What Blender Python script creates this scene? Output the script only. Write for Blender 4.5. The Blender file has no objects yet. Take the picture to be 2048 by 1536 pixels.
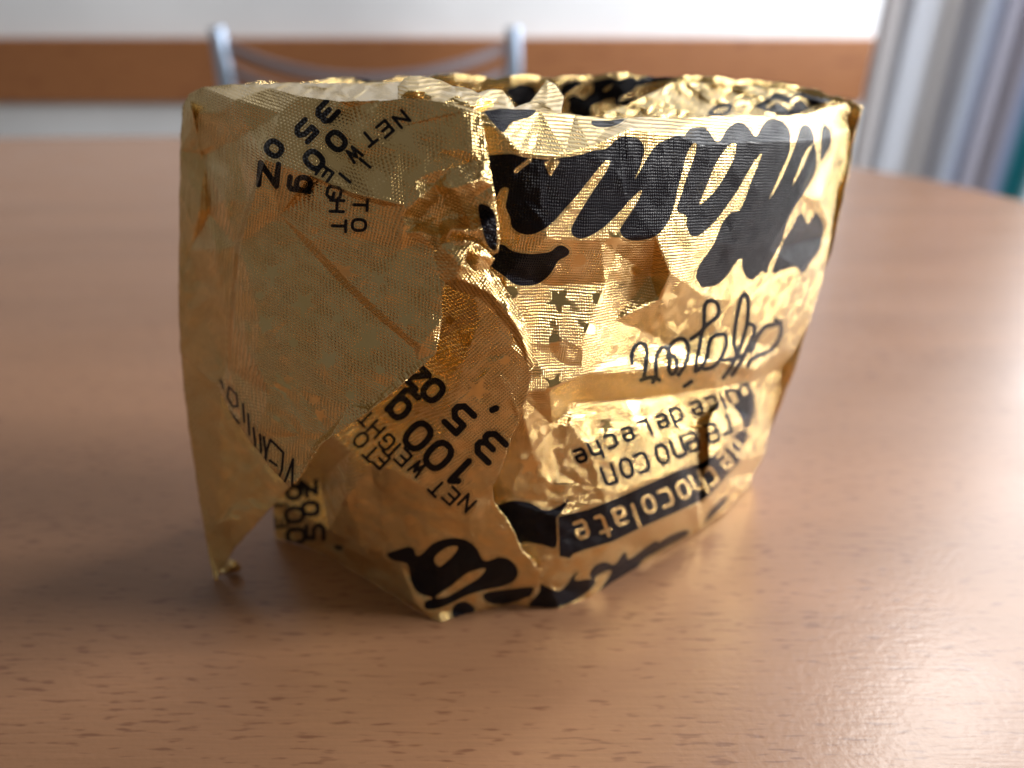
import bpy, bmesh, math, random
import numpy as np
from mathutils import Vector
from mathutils.geometry import delaunay_2d_cdt

sc = bpy.context.scene
COL = sc.collection
R = math.radians

# ------------------------------------------------------------------ camera
PITCH = R(28.0)
FPX = 1450.0                       # focal length in pixels of a 2048 px wide picture
CAM_H = 0.0887                     # metres above the table top
cd = bpy.data.cameras.new('camera'); cam = bpy.data.objects.new('camera', cd); COL.objects.link(cam)
cam.location = (0, 0, CAM_H); cam.rotation_euler = (math.pi/2 - PITCH, 0, 0)
cd.sensor_width = 36.0; cd.lens = 36.0*FPX/2048.0
cd.clip_start = 0.005; cd.clip_end = 20
cd.dof.use_dof = True; cd.dof.focus_distance = 0.0905; cd.dof.aperture_fstop = 11.5
sc.camera = cam

# ------------------------------------------------------------------ light
w = bpy.data.worlds.new('World'); sc.world = w; w.use_nodes = True
w.node_tree.nodes['Background'].inputs[0].default_value = (1.0, 0.91, 0.80, 1)
w.node_tree.nodes['Background'].inputs[1].default_value = 0.095
def area(name, loc, target, sx, sy, power, color):
    l = bpy.data.lights.new(name, 'AREA'); l.shape = 'RECTANGLE'; l.size = sx; l.size_y = sy
    l.energy = power; l.color = color
    o = bpy.data.objects.new(name, l); COL.objects.link(o); o.location = loc
    o.rotation_euler = (Vector(target)-Vector(loc)).to_track_quat('-Z', 'Y').to_euler()
    return o
area('window_light', (1.05, 1.08, 0.98), (0.0, 1.08, 0.97), 0.80, 1.80, 25.0, (0.97, 0.98, 1.0))
area('window_side_light', (1.05, 0.24, 0.90), (0.0, 0.24, 0.89), 0.86, 1.60, 4.2, (1.0, 0.97, 0.93))        # the bright curtained window on the right
area('window_gap_light', (0.95, 1.22, 1.55), (0.0, 0.05, 0.03), 0.34, 0.42, 15.0, (1.0, 0.96, 0.90))     # its uncovered upper corner
area('window_pane_light', (1.02, 0.10, 0.50), (0.0, 0.10, 0.05), 0.28, 0.38, 14.0, (1.0, 0.98, 0.95))     # a bare pane nearer the camera
sc.view_settings.view_transform = 'Standard'; sc.view_settings.look = 'None'
sc.view_settings.exposure = 0.5; sc.view_settings.gamma = 1.0

# ------------------------------------------------------------------ geometry of the view (used to read places off the photograph)
CT, ST = math.cos(PITCH), math.sin(PITCH)
def at(px, py, y):                 # the point at forward distance y (metres) seen at px, py
    a = (px-1024.0)/FPX; b = (768.0-py)/FPX
    t = y/(CT+b*ST)
    return np.stack([a*t, y+0*a, CAM_H+t*(b*CT-ST)], -1)
def table_y(py):                   # forward distance of a table point seen at py
    b = (768.0-py)/FPX
    return (CT+b*ST)*CAM_H/(ST-b*CT)
def seen(P):                       # back to picture coordinates
    dz = P[:, 2]-CAM_H
    d = P[:, 1]*CT-dz*ST; u = P[:, 1]*ST+dz*CT
    return np.stack([1024+FPX*P[:, 0]/d, 768-FPX*u/d], -1)

# ------------------------------------------------------------------ materials
def mat(name):
    m = bpy.data.materials.new(name); m.use_nodes = True
    return m, m.node_tree.nodes, m.node_tree.links, m.node_tree.nodes['Principled BSDF']
def plain(name, col, rough, metal=0.0):
    m, N, L, b = mat(name)
    b.inputs['Roughness'].default_value = rough; b.inputs['Metallic'].default_value = metal
    tc = N.new('ShaderNodeTexCoord'); nz = N.new('ShaderNodeTexNoise'); nz.inputs['Scale'].default_value = 9
    mx = N.new('ShaderNodeMix'); mx.data_type = 'RGBA'
    mx.inputs[6].default_value = (*[c*0.9 for c in col], 1); mx.inputs[7].default_value = (*[min(1, c*1.08) for c in col], 1)
    L.new(tc.outputs['Object'], nz.inputs['Vector']); L.new(nz.outputs['Fac'], mx.inputs[0]); L.new(mx.outputs[2], b.inputs['Base Color'])
    return m
def math_node(N, L, op, a, b=None, c=None):
    n = N.new('ShaderNodeMath'); n.operation = op
    for i, v in enumerate((a, b, c)):
        if v is None: continue
        if isinstance(v, (int, float)): n.inputs[i].default_value = v
        else: L.new(v, n.inputs[i])
    return n.outputs[0]

def foil_material():
    m, N, L, b = mat('gold_foil')
    M = lambda *a: math_node(N, L, *a)
    def attr(nm):
        a = N.new('ShaderNodeAttribute'); a.attribute_name = nm; return a.outputs['Fac']
    ink, smooth = attr('ink'), attr('smooth')
    uv = N.new('ShaderNodeUVMap'); uv.uv_map = 'foil'
    sp = N.new('ShaderNodeSeparateXYZ'); L.new(uv.outputs[0], sp.inputs[0])
    # linen emboss
    per = 2*math.pi/6.0
    def nz(scale, detail=2.0):
        n = N.new('ShaderNodeTexNoise'); n.inputs['Scale'].default_value = scale; n.inputs['Detail'].default_value = detail
        L.new(uv.outputs[0], n.inputs['Vector']); return n.outputs['Fac']
    wob = nz(0.05, 1.0)
    su = M('SINE', M('ADD', M('MULTIPLY', sp.outputs[0], per), M('MULTIPLY', wob, 5.0)))
    sv = M('SINE', M('ADD', M('MULTIPLY', sp.outputs[1], per), M('MULTIPLY', wob, 3.0)))
    grid = M('MULTIPLY', M('ADD', M('ADD', su, sv), M('MULTIPLY', su, sv)), 0.45)
    patch = N.new('ShaderNodeMapRange'); L.new(nz(0.021, 2.0), patch.inputs[0])
    patch.inputs[1].default_value = 0.36; patch.inputs[2].default_value = 0.62; patch.inputs[3].default_value = 0.35; patch.inputs[4].default_value = 1.0
    grid = M('MULTIPLY', M('MULTIPLY', grid, patch.outputs[0]), M('SUBTRACT', 1.0, smooth))
    fine = M('MULTIPLY', nz(0.05, 2.0), 0.10)
    hgt = M('ADD', grid, fine)
    bp = N.new('ShaderNodeBump'); bp.inputs['Strength'].default_value = 1.0; bp.inputs['Distance'].default_value = 0.00008
    L.new(hgt, bp.inputs['Height']); L.new(bp.outputs[0], b.inputs['Normal'])
    # ink
    mr = N.new('ShaderNodeMapRange'); L.new(ink, mr.inputs[0])
    mr.inputs[1].default_value = -0.7; mr.inputs[2].default_value = 0.7; mr.inputs[3].default_value = 1.0; mr.inputs[4].default_value = 0.0
    ring = M('MULTIPLY', M('COMPARE', ink, 3.4, 0.6), 0.42)
    fac = M('MAXIMUM', mr.outputs[0], ring)
    cr = N.new('ShaderNodeMix'); cr.data_type = 'RGBA'; L.new(nz(0.017, 3.0), cr.inputs[0])
    cr.inputs[6].default_value = (0.82, 0.58, 0.225, 1); cr.inputs[7].default_value = (0.90, 0.69, 0.36, 1)
    mx = N.new('ShaderNodeMix'); mx.data_type = 'RGBA'; L.new(fac, mx.inputs[0])
    L.new(cr.outputs[2], mx.inputs[6]); mx.inputs[7].default_value = (0.006, 0.006, 0.010, 1)
    L.new(mx.outputs[2], b.inputs['Base Color'])
    L.new(M('SUBTRACT', 1.0, fac), b.inputs['Metallic'])
    rr = M('ADD', 0.09, M('MULTIPLY', nz(0.03, 3.0), 0.14))
    L.new(M('ADD', rr, M('MULTIPLY', fac, 0.03)), b.inputs['Roughness'])
    b.inputs['Specular IOR Level'].default_value = 0.17
    return m
FOIL = foil_material()

def wood_material(name, light, dark, fleck, sx, sy, rough, rot=0.0, coat=0.0):
    m, N, L, b = mat(name)
    M = lambda *a: math_node(N, L, *a)
    tc = N.new('ShaderNodeTexCoord')
    def nz(kx, ky, scale, detail, dist=0.0):
        mp = N.new('ShaderNodeMapping'); mp.inputs['Scale'].default_value = (kx, ky, ky); mp.inputs['Rotation'].default_value = (0, 0, rot)
        L.new(tc.outputs['Object'], mp.inputs['Vector'])
        n = N.new('ShaderNodeTexNoise'); n.inputs['Scale'].default_value = scale; n.inputs['Detail'].default_value = detail; n.inputs['Distortion'].default_value = dist
        L.new(mp.outputs[0], n.inputs['Vector']); return n.outputs['Fac']
    band = nz(sx*0.02, sy*0.03, 1.0, 4.0, 0.6)
    fib = nz(sx*0.35, sy*1.6, 1.0, 3.0)
    fl = nz(sx, sy, 1.0, 1.5)
    dens = nz(sx*0.05, sy*0.05, 1.0, 2.0)
    mr = N.new('ShaderNodeMapRange'); L.new(M('ADD', fl, M('MULTIPLY', M('SUBTRACT', dens, 0.5), 0.25)), mr.inputs[0])
    mr.inputs[1].default_value = 0.585; mr.inputs[2].default_value = 0.70; mr.inputs[3].default_value = 0.0; mr.inputs[4].default_value = fleck
    f = N.new('ShaderNodeMapRange'); L.new(M('ADD', M('MULTIPLY', band, 0.65), M('MULTIPLY', fib, 0.35)), f.inputs[0])
    f.inputs[1].default_value = 0.3; f.inputs[2].default_value = 0.7
    a = N.new('ShaderNodeMix'); a.data_type = 'RGBA'; L.new(f.outputs[0], a.inputs[0])
    a.inputs[6].default_value = (*light, 1); a.inputs[7].default_value = (*[x*0.72 for x in light], 1)
    c = N.new('ShaderNodeMix'); c.data_type = 'RGBA'; L.new(mr.outputs[0], c.inputs[0])
    L.new(a.outputs[2], c.inputs[6]); c.inputs[7].default_value = (*dark, 1)
    L.new(c.outputs[2], b.inputs['Base Color'])
    sm = nz(14, 22, 1.0, 5.0, 1.5)                       # wiped and handled patches
    L.new(M('ADD', rough-0.07, M('MULTIPLY', sm, 0.16)), b.inputs['Roughness'])
    b.inputs['Coat Weight'].default_value = coat; L.new(M('ADD', 0.13, M('MULTIPLY', sm, 0.18)), b.inputs['Coat Roughness'])
    bp = N.new('ShaderNodeBump'); bp.inputs['Strength'].default_value = 0.25; bp.inputs['Distance'].default_value = 0.00012
    sp = nz(900, 900, 1.0, 2.0)
    L.new(M('ADD', M('MULTIPLY', fl, -0.8), sp), bp.inputs['Height'])
    L.new(bp.outputs[0], b.inputs['Normal'])
    if coat: L.new(bp.outputs[0], b.inputs['Coat Normal'])
    return m

# ------------------------------------------------------------------ object helpers
def link(name, me, parent=None, m=None):
    o = bpy.data.objects.new(name, me); COL.objects.link(o)
    if m and me is not None: me.materials.append(m)
    if parent: o.parent = parent
    return o
def tag(o, label=None, cat=None, kind=None):
    if label: o['label'] = label
    if cat: o['category'] = cat
    if kind: o['kind'] = kind
    return o
def mesh_np(name, P, T):
    me = bpy.data.meshes.new(name)
    nv, nt = len(P), len(T)
    me.vertices.add(nv); me.vertices.foreach_set('co', P.astype(np.float32).ravel())
    me.loops.add(nt*3); me.loops.foreach_set('vertex_index', T.astype(np.int32).ravel())
    me.polygons.add(nt); me.polygons.foreach_set('loop_start', np.arange(0, nt*3, 3, dtype=np.int32))
    me.polygons.foreach_set('use_smooth', np.ones(nt, dtype=bool))
    me.update(calc_edges=True); me.validate()
    return me
def bm_obj(name, bm, parent, m, smooth=False):
    me = bpy.data.meshes.new(name); bm.to_mesh(me); bm.free()
    if smooth:
        for p in me.polygons: p.use_smooth = True
    return link(name, me, parent, m)
def box_bm(x0, x1, y0, y1, z0, z1, bev=0.0):
    bm = bmesh.new(); bmesh.ops.create_cube(bm, size=1)
    for v in bm.verts:
        v.co = Vector(((x0+x1)/2+v.co.x*(x1-x0), (y0+y1)/2+v.co.y*(y1-y0), (z0+z1)/2+v.co.z*(z1-z0)))
    if bev: bmesh.ops.bevel(bm, geom=list(bm.edges), offset=bev, segments=3, affect='EDGES', profile=0.5)
    return bm
def tube_bm(pts, r, n=16):
    bm = bmesh.new(); rings = []
    pts = [Vector(p) for p in pts]
    for i, p in enumerate(pts):
        d = (pts[min(i+1, len(pts)-1)]-pts[max(i-1, 0)]).normalized()
        q = d.to_track_quat('Z', 'Y'); rr = r if not isinstance(r, (list, tuple)) else r[i]
        rings.append([bm.verts.new(p+q @ Vector((rr*math.cos(2*math.pi*k/n), rr*math.sin(2*math.pi*k/n), 0))) for k in range(n)])
    for a, b in zip(rings, rings[1:]):
        for k in range(n): bm.faces.new((a[k], a[(k+1) % n], b[(k+1) % n], b[k]))
    bm.faces.new(rings[0][::-1]); bm.faces.new(rings[-1])
    return bm

# ------------------------------------------------------------------ setting: wall, table
wallm = plain('white_wall', (0.83, 0.86, 0.91), 0.75)
wall = tag(bm_obj('wall', box_bm(-4.0, 4.0, 1.52, 1.60, -0.75, 1.8), None, wallm), kind='structure')
rail_m = wood_material('rail_wood', (0.38, 0.155, 0.06), (0.13, 0.03, 0.015), 0.5, 20, 160, 0.4)
rail = tag(bm_obj('wall_rail', box_bm(-2.2, 0.69, 1.495, 1.517, -0.0895, 0.0235, 0.003), None, rail_m),
           'reddish brown wooden rail running across the white wall behind the chair', 'wall rail')

table_m = wood_material('beech_table', (0.31, 0.157, 0.082), (0.135, 0.052, 0.027), 0.7, 230, 1500, 0.38, R(3.0), 0.26)
def catmull(pts, n=10, closed=True):
    P = np.array(pts, float); k = len(P); out = []
    rng = range(k) if closed else range(k-1)
    for i in rng:
        if closed: p0, p1, p2, p3 = P[i-1], P[i], P[(i+1) % k], P[(i+2) % k]
        else: p0, p1, p2, p3 = P[max(i-1, 0)], P[i], P[i+1], P[min(i+2, k-1)]
        for j in range(n):
            t = j/n
            out.append(0.5*((2*p1)+(-p0+p2)*t+(2*p0-5*p1+4*p2-p3)*t*t+(-p0+3*p1-3*p2+p3)*t**3))
    if not closed: out.append(P[-1])
    return np.array(out)
edge = catmull([(-0.75, 0.36), (-0.62, 0.50), (-0.37, 0.547), (-0.10, 0.553), (0.09, 0.522), (0.207, 0.441), (0.258, 0.355),
                (0.30, 0.20), (0.31, 0.0), (0.27, -0.25), (0.10, -0.42), (-0.3, -0.45), (-0.65, -0.33), (-0.80, 0.0)], 12)
bm = bmesh.new()
f = bm.faces.new([bm.verts.new((x, y, 0)) for x, y in edge]); f.normal_update()
if f.normal.z < 0: f.normal_flip()
ex = bmesh.ops.extrude_face_region(bm, geom=[f])
for v in [g for g in ex['geom'] if isinstance(g, bmesh.types.BMVert)]: v.co.z -= 0.026
bmesh.ops.recalc_face_normals(bm, faces=bm.faces)
top_edges = [e for e in bm.edges if all(v.co.z > -0.001 for v in e.verts)]
bmesh.ops.bevel(bm, geom=top_edges, offset=0.003, segments=3, affect='EDGES')
tag(bm_obj('table', bm, None, table_m), 'brown beech table top with a rounded far edge under the gold wrapper', 'table')

# ------------------------------------------------------------------ chair behind the table
chair = bpy.data.objects.new('chair', None); COL.objects.link(chair); chair.location = (-0.19, 1.05, -0.75)
tag(chair, 'blurred metal chair with two upright posts and curved grey slats', 'chair')
steel = plain('pale_steel', (0.40, 0.50, 0.66), 0.4, 0.8)
grey = plain('grey_slat', (0.22, 0.20, 0.23), 0.5, 0.2)
for X in (-0.194, 0.192):
    pts = [(X, 0.03, 0.0), (X, 0.0, 0.45), (X, 0.0, 0.72), (X, 0.0, 0.803), (X, 0.0, 0.8055)]
    bm_obj('post', tube_bm(pts, [0.0102, 0.0102, 0.0102, 0.0102, 0.0098]), chair, steel, True)
for z, sag in ((0.781, 0.034), (0.752, 0.034), (0.722, 0.032)):
    bm = bmesh.new(); prev = None
    for i in range(25):
        u = -1+2*i/24; x = -0.001+u*0.181; zz = z-sag*(1-u*u); yy = -0.035*(1-u*u)
        ring = [bm.verts.new((x, yy+a, zz+c)) for a, c in ((-0.004, -0.006), (0.004, -0.006), (0.004, 0.006), (-0.004, 0.006))]
        if prev:
            for k in range(4): bm.faces.new((prev[k], prev[(k+1) % 4], ring[(k+1) % 4], ring[k]))
        else: bm.faces.new(ring[::-1])
        prev = ring
    bm.faces.new(prev); bmesh.ops.recalc_face_normals(bm, faces=bm.faces)
    bm_obj('slat', bm, chair, grey)

# ------------------------------------------------------------------ curtain
def curtain_material():
    m, N, L, b = mat('striped_curtain')
    tc = N.new('ShaderNodeUVMap'); tc.uv_map = 'cloth'
    sp = N.new('ShaderNodeSeparateXYZ'); L.new(tc.outputs[0], sp.inputs[0])
    cr = N.new('ShaderNodeValToRGB'); L.new(sp.outputs[0], cr.inputs[0])
    cols = [(0.0, (0.62, 0.60, 0.62)), (0.08, (0.54, 0.53, 0.55)), (0.14, (0.86, 0.88, 0.92)), (0.22, (0.86, 0.88, 0.92)), (0.27, (0.62, 0.61, 0.62)),
            (0.38, (0.58, 0.57, 0.58)), (0.43, (0.74, 0.78, 0.85)), (0.47, (0.70, 0.74, 0.84)), (0.52, (0.36, 0.36, 0.44)),
            (0.55, (0.40, 0.39, 0.46)), (0.59, (0.62, 0.58, 0.60)), (0.66, (0.52, 0.58, 0.72)), (0.70, (0.05, 0.34, 0.38)), (0.74, (0.05, 0.34, 0.38)), (0.79, (0.7, 0.75, 0.8))]
    els = cr.color_ramp.elements
    while len(els) < len(cols): els.new(0.5)
    for e, (p, c) in zip(els, cols): e.position = p
    for e, (p, c) in zip(els, cols): e.color = (*c, 1)
    L.new(cr.outputs[0], b.inputs['Base Color']); b.inputs['Roughness'].default_value = 0.85
    nz = N.new('ShaderNodeTexNoise'); nz.inputs['Scale'].default_value = 300; L.new(tc.outputs[0], nz.inputs['Vector'])
    bp = N.new('ShaderNodeBump'); bp.inputs['Strength'].default_value = 0.2; bp.inputs['Distance'].default_value = 0.002
    L.new(nz.outputs[0], bp.inputs['Height']); L.new(bp.outputs[0], b.inputs['Normal'])
    tr = N.new('ShaderNodeBsdfTranslucent'); L.new(cr.outputs[0], tr.inputs['Color'])
    ms = N.new('ShaderNodeMixShader'); ms.inputs[0].default_value = 0.45
    L.new(b.outputs[0], ms.inputs[1]); L.new(tr.outputs[0], ms.inputs[2]); L.new(ms.outputs[0], N['Material Output'].inputs['Surface'])
    return m
bm = bmesh.new(); ul = bm.loops.layers.uv.new('cloth'); rows = []
NU, NV = 160, 10
A, B = np.array([0.350, 0.77]), np.array([0.50, 0.67])
d = (B-A)/np.linalg.norm(B-A); nrm = np.array([d[1], -d[0]])
for j in range(NV+1):
    row = []
    for i in range(NU+1):
        u = i/NU; z = -0.5+1.9*j/NV
        off = 0.013*math.sin(u*2*math.pi*4.2+0.5*math.sin(z*2)+0.6)+0.004*math.sin(u*41+z*1.5)
        p = A+(B-A)*u*1.12+nrm*off
        row.append(bm.verts.new((p[0], p[1], z)))
    rows.append(row)
for j in range(NV):
    for i in range(NU):
        f = bm.faces.new((rows[j][i], rows[j][i+1], rows[j+1][i+1], rows[j+1][i])); f.smooth = True
        for l, (a, c) in zip(f.loops, ((i, j), (i+1, j), (i+1, j+1), (i, j+1))): l[ul].uv = (a/NU, c/NV)
cur = bm_obj('curtain', bm, None, curtain_material(), True)
sol = cur.modifiers.new('thickness', 'SOLIDIFY'); sol.thickness = 0.0008
tag(cur, 'grey and pale blue striped curtain hanging in folds right of the table', 'curtain')

# ------------------------------------------------------------------ the print on the foil: strokes and shapes, in picture coordinates
S, KN = {}, {}                      # sheet -> ink shapes, knocked-out shapes
def put(sheet, kind, pts, hw=0.0, knock=False):
    (KN if knock else S).setdefault(sheet, []).append((kind, np.array(pts, float), hw))
def zoomed(ox, oy, k, pts): return [(ox+x/k, oy+y/k) for x, y in pts]
def poly(sheet, ox, oy, k, pts, knock=False, n=5):
    put(sheet, 'poly', catmull(zoomed(ox, oy, k, pts), n), 0.0, knock)
def line(sheet, ox, oy, k, pts, hw, knock=False, n=5):
    put(sheet, 'line', catmull(zoomed(ox, oy, k, pts), n, False), hw, knock)
def rr(x0, y0, x1, y1, c=0.38):
    out = []
    for cx, cy, a in ((x1-c, y1-c, 90), (x1-c, y0+c, 0), (x0+c, y0+c, -90), (x0+c, y1-c, -180)):
        out += [(cx+c*math.cos(R(a-30*k)), cy+c*math.sin(R(a-30*k))) for k in range(4)]
    return out+[out[0]]
G = {'0': [rr(0, 0, 1, 1)], 'o': [rr(0, 0, 1, 1)], 'O': [rr(0, 0, 1, 1)],
     '1': [[(0.15, 0.8), (0.55, 1), (0.55, 0)]],
     '3': [[(0, 1), (0.75, 1), (1, 0.8), (1, 0.65), (0.8, 0.5), (0.3, 0.5)], [(0.8, 0.5), (1, 0.35), (1, 0.2), (0.75, 0), (0, 0)]],
     '5': [[(0.95, 1), (0.05, 1), (0.05, 0.58), (0.7, 0.58), (1, 0.4), (1, 0.2), (0.75, 0), (0, 0)]],
     ',': [[(0.55, 0.05), (0.45, -0.15)]],
     'g': [rr(0, 0.1, 1, 0.95), [(1, 0.95), (1, -0.2), (0.75, -0.35), (0.1, -0.35)]],
     'z': [[(0, 1), (1, 1), (0, 0), (1, 0)]], 'Z': [[(0, 1), (1, 1), (0, 0), (1, 0)]],
     'N': [[(0, 0), (0, 1), (1, 0), (1, 1)]], 'E': [[(1, 1), (0, 1), (0, 0), (1, 0)], [(0, 0.5), (0.8, 0.5)]],
     'T': [[(0, 1), (1, 1)], [(0.5, 1), (0.5, 0)]], 'W': [[(0, 1), (0.2, 0), (0.5, 0.8), (0.8, 0), (1, 1)]],
     'I': [[(0.5, 0), (0.5, 1)]], 'H': [[(0, 0), (0, 1)], [(1, 0), (1, 1)], [(0, 0.5), (1, 0.5)]],
     'G': [[(1, 0.85), (0.8, 1), (0.2, 1), (0, 0.8), (0, 0.2), (0.2, 0), (0.8, 0), (1, 0.2), (1, 0.5), (0.55, 0.5)]],
     'V': [[(0, 1), (0.5, 0), (1, 1)]], 'C': [[(1, 1), (0.2, 1), (0, 0.8), (0, 0.2), (0.2, 0), (1, 0)]], 'S': [[(1, 1), (0, 1), (0, 0.5), (1, 0.5), (1, 0), (0, 0)]],
     'L': [[(0, 1.25), (0, 0), (0.9, 0)]], 'D': [[(0, 0), (0, 1.25), (0.7, 1.25), (1, 1.0), (1, 0.25), (0.7, 0), (0, 0)]],
     'c': [[(1, 1), (0.2, 1), (0, 0.8), (0, 0.2), (0.2, 0), (1, 0)]],
     'e': [[(0.95, 0), (0.2, 0), (0, 0.2), (0, 0.8), (0.2, 1), (0.8, 1), (1, 0.8), (1, 0.48), (0, 0.48)]],
     'h': [[(0, 1.4), (0, 0)], [(0, 1), (0.75, 1), (1, 0.8), (1, 0)]], 'n': [[(0, 0), (0, 1), (0.75, 1), (1, 0.8), (1, 0)]],
     'd': [[(1, 1.4), (1, 0)], [(1, 1), (0.2, 1), (0, 0.8), (0, 0.2), (0.2, 0), (1, 0)]], 'l': [[(0.5, 1.4), (0.5, 0)]],
     't': [[(0.3, 1.35), (0.3, 0.2), (0.5, 0), (0.95, 0)], [(0, 1), (0.9, 1)]],
     'a': [[(0.1, 1), (0.8, 1), (1, 0.8), (1, 0), (0.2, 0), (0, 0.15), (0, 0.4), (0.2, 0.55), (1, 0.55)]],
     'r': [[(0, 0), (0, 1), (0.8, 1)]], 'u': [[(0, 1), (0, 0.2), (0.25, 0), (1, 0)], [(1, 1), (1, 0)]]}
def glyph(sheet, ch, cx, cy, wd, ht, ang, hw, knock=False, sk=0.0):
    d = np.array([math.cos(R(ang)), math.sin(R(ang))]); up = np.array([d[1], -d[0]])
    for st in G[ch]:
        put(sheet, 'line', [np.array([cx, cy])+((x-0.5)*wd+(y-0.5)*sk*ht)*d+(y-0.5)*ht*up for x, y in st], hw, knock)

F = 'front_panel'
Z3 = (960, 130, 3.84)
poly(F, *Z3, [(-60, 640), (20, 690), (230, 680), (330, 705), (430, 715), (540, 725), (650, 705), (760, 690), (870, 655), (970, 640), (1060, 560), (1150, 545), (1230, 575), (1265, 650),
     (1250, 710), (1235, 770), (1190, 880), (1330, 640), (1440, 570), (1540, 540), (1600, 600), (1560, 800), (1520, 950), (1490, 1090), (1430, 1230), (1340, 1320), (1200, 1350), (1110, 1330), (1075, 1280),
     (1085, 1240), (1180, 1100), (1245, 965), (1180, 1010), (1080, 1120), (960, 1240), (850, 1310), (770, 1335), (715, 1310), (700, 1270), (720, 1210), (790, 1090), (880, 950),
     (960, 830), (998, 745), (960, 740), (900, 810), (820, 910), (720, 1030), (640, 1120), (550, 1220), (460, 1280), (380, 1305), (300, 1290), (240, 1240), (230, 1170),
     (195, 1090), (212, 1000), (215, 945), (165, 950), (130, 1010), (90, 1020), (-60, 900)], n=3)
poly(F, *Z3, [(500, 745), (610, 735), (575, 800), (540, 850), (515, 800)], True)
line(F, *Z3, [(275, 815), (330, 770), (385, 730)], 4, True)
poly(F, *Z3, [(0, 300), (150, 325), (330, 320), (430, 345), (380, 400), (250, 440), (180, 520), (120, 470), (60, 400)])
poly(F, *Z3, [(860, 430), (1000, 425), (1110, 415), (1050, 460), (960, 480), (880, 470)])
Z4 = (1330, 130, 3.84)
poly(F, *Z4, [(-60, 680), (90, 620), (140, 560), (190, 490), (260, 478), (320, 490), (360, 545), (400, 592), (440, 560), (470, 500), (530, 450), (580, 440), (640, 480), (680, 540), (712, 540),
     (740, 480), (790, 420), (850, 415), (910, 440), (955, 500), (965, 580), (950, 690), (900, 800), (850, 920), (800, 1030), (880, 900), (960, 720), (1005, 600), (1030, 510), (1060, 460), (1110, 470), (1140, 530), (1145, 590),
     (1090, 650), (1040, 760), (978, 930), (1060, 780), (1130, 620), (1155, 610), (1165, 720), (1160, 800), (1130, 880), (1060, 1000), (980, 1120), (920, 1260), (905, 1340), (850, 1440), (800, 1536), (770, 1600),
     (640, 1500), (560, 1500), (450, 1650), (300, 1710), (250, 1650), (270, 1536), (300, 1480), (380, 1370), (460, 1260), (550, 1150), (610, 1040), (650, 920), (700, 800), (742, 680), (690, 740), (620, 850), (560, 960), (470, 1090), (380, 1210), (290, 1290), (230, 1318), (190, 1300),
     (165, 1230), (162, 1160), (100, 1130), (95, 1080), (130, 980), (170, 850), (220, 720), (243, 615), (210, 610), (140, 740), (90, 880), (60, 1000), (0, 1110), (-60, 1150), (-30, 900)], n=3)
poly(F, *Z4, [(540, 600), (545, 640), (520, 740), (460, 850), (390, 960), (320, 1030), (265, 1075), (290, 1000), (340, 880), (390, 760), (440, 680), (490, 620)], True)
poly(F, *Z4, [(1230, 460), (1270, 500), (1280, 570), (1260, 640), (1200, 740), (1190, 720), (1200, 620), (1200, 540), (1215, 470)])
Z8 = (1250, 460, 3.413)
poly(F, *Z8, [(720, -120), (600, 110), (530, 200), (490, 280), (490, 340), (540, 380), (600, 385), (660, 350), (720, 270), (780, 170), (828, 118), (800, 200), (800, 260), (830, 325), (870, 338),
     (920, 300), (960, 230), (1000, 160), (1060, 60), (1100, -40), (1000, -120)], n=3)
poly(F, *Z8, [(1200, -120), (1130, 0), (1085, 70), (1040, 180), (1010, 260), (1010, 300), (1060, 280), (1130, 255), (1170, 250), (1200, 290), (1230, 290), (1260, 230), (1320, 150), (1350, 60), (1355, -40), (1300, -120), (1250, -40)], n=3)
Z7 = (960, 460, 3.84)
poly(F, *Z7, [(160, 110), (250, 160), (350, 180), (450, 180), (540, 165), (590, 125), (640, 120), (685, 155), (675, 195), (600, 240), (560, 310), (510, 370), (440, 415), (350, 430), (260, 415), (180, 350), (80, 275), (60, 200)])
for pts in ([(50, 910), (45, 870), (60, 810), (100, 775), (140, 790), (150, 850), (140, 930), (130, 1000)], [(110, 1025), (160, 1008), (210, 1010), (235, 1025)],
            [(190, 1040), (212, 1000), (210, 920), (220, 850), (255, 805), (295, 815), (305, 880), (300, 950), (320, 985), (350, 950), (348, 880), (310, 850)],
            [(290, 870), (310, 790), (350, 750), (400, 745), (430, 790), (432, 850), (410, 920), (365, 990)],
            [(480, 965), (490, 880), (510, 790), (530, 690), (570, 640), (630, 590), (640, 530), (615, 490), (570, 485), (545, 520), (540, 600), (530, 680), (450, 745)],
            [(540, 950), (600, 935), (650, 880), (685, 800), (690, 730), (650, 708), (590, 740), (570, 800), (555, 880), (500, 960)],
            [(675, 890), (740, 880), (790, 860)], [(670, 1010), (720, 940), (760, 860), (800, 760), (830, 650), (840, 560), (838, 470), (815, 440), (788, 480), (768, 570), (750, 680), (745, 780), (765, 860)],
            [(730, 990), (790, 900), (840, 800), (880, 710), (880, 655), (840, 640)], [(860, 830), (900, 740), (950, 665), (1000, 650), (1065, 630)],
            [(1030, 615), (1068, 665), (1050, 750), (1000, 815), (930, 850), (860, 885), (840, 930)]):
    line(F, *Z8, pts, 4.6)
line(F, *Z8, [(405, 1068), (455, 1032)], 4.5)
for ch, x, y in (('e', 1161, 911), ('h', 1190, 897), ('c', 1222, 882), ('e', 1256, 868), ('L', 1288, 854), ('e', 1325, 842), ('d', 1353, 829), ('e', 1394, 816), ('c', 1424, 806), ('l', 1444, 798), ('u', 1466, 792), ('D', 1490, 783)):
    glyph(F, ch, x, y, 19, 25, 159.5, 3.8, sk=-0.05)
for ch, x, y in (('n', 1218, 950), ('o', 1253, 936), ('c', 1284, 925), ('o', 1324, 908), ('n', 1356, 895), ('e', 1384, 884), ('e', 1424, 866), ('r', 1448, 850)):
    glyph(F, ch, x, y, 22, 36, 158, 3.9, sk=0.05)
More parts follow.
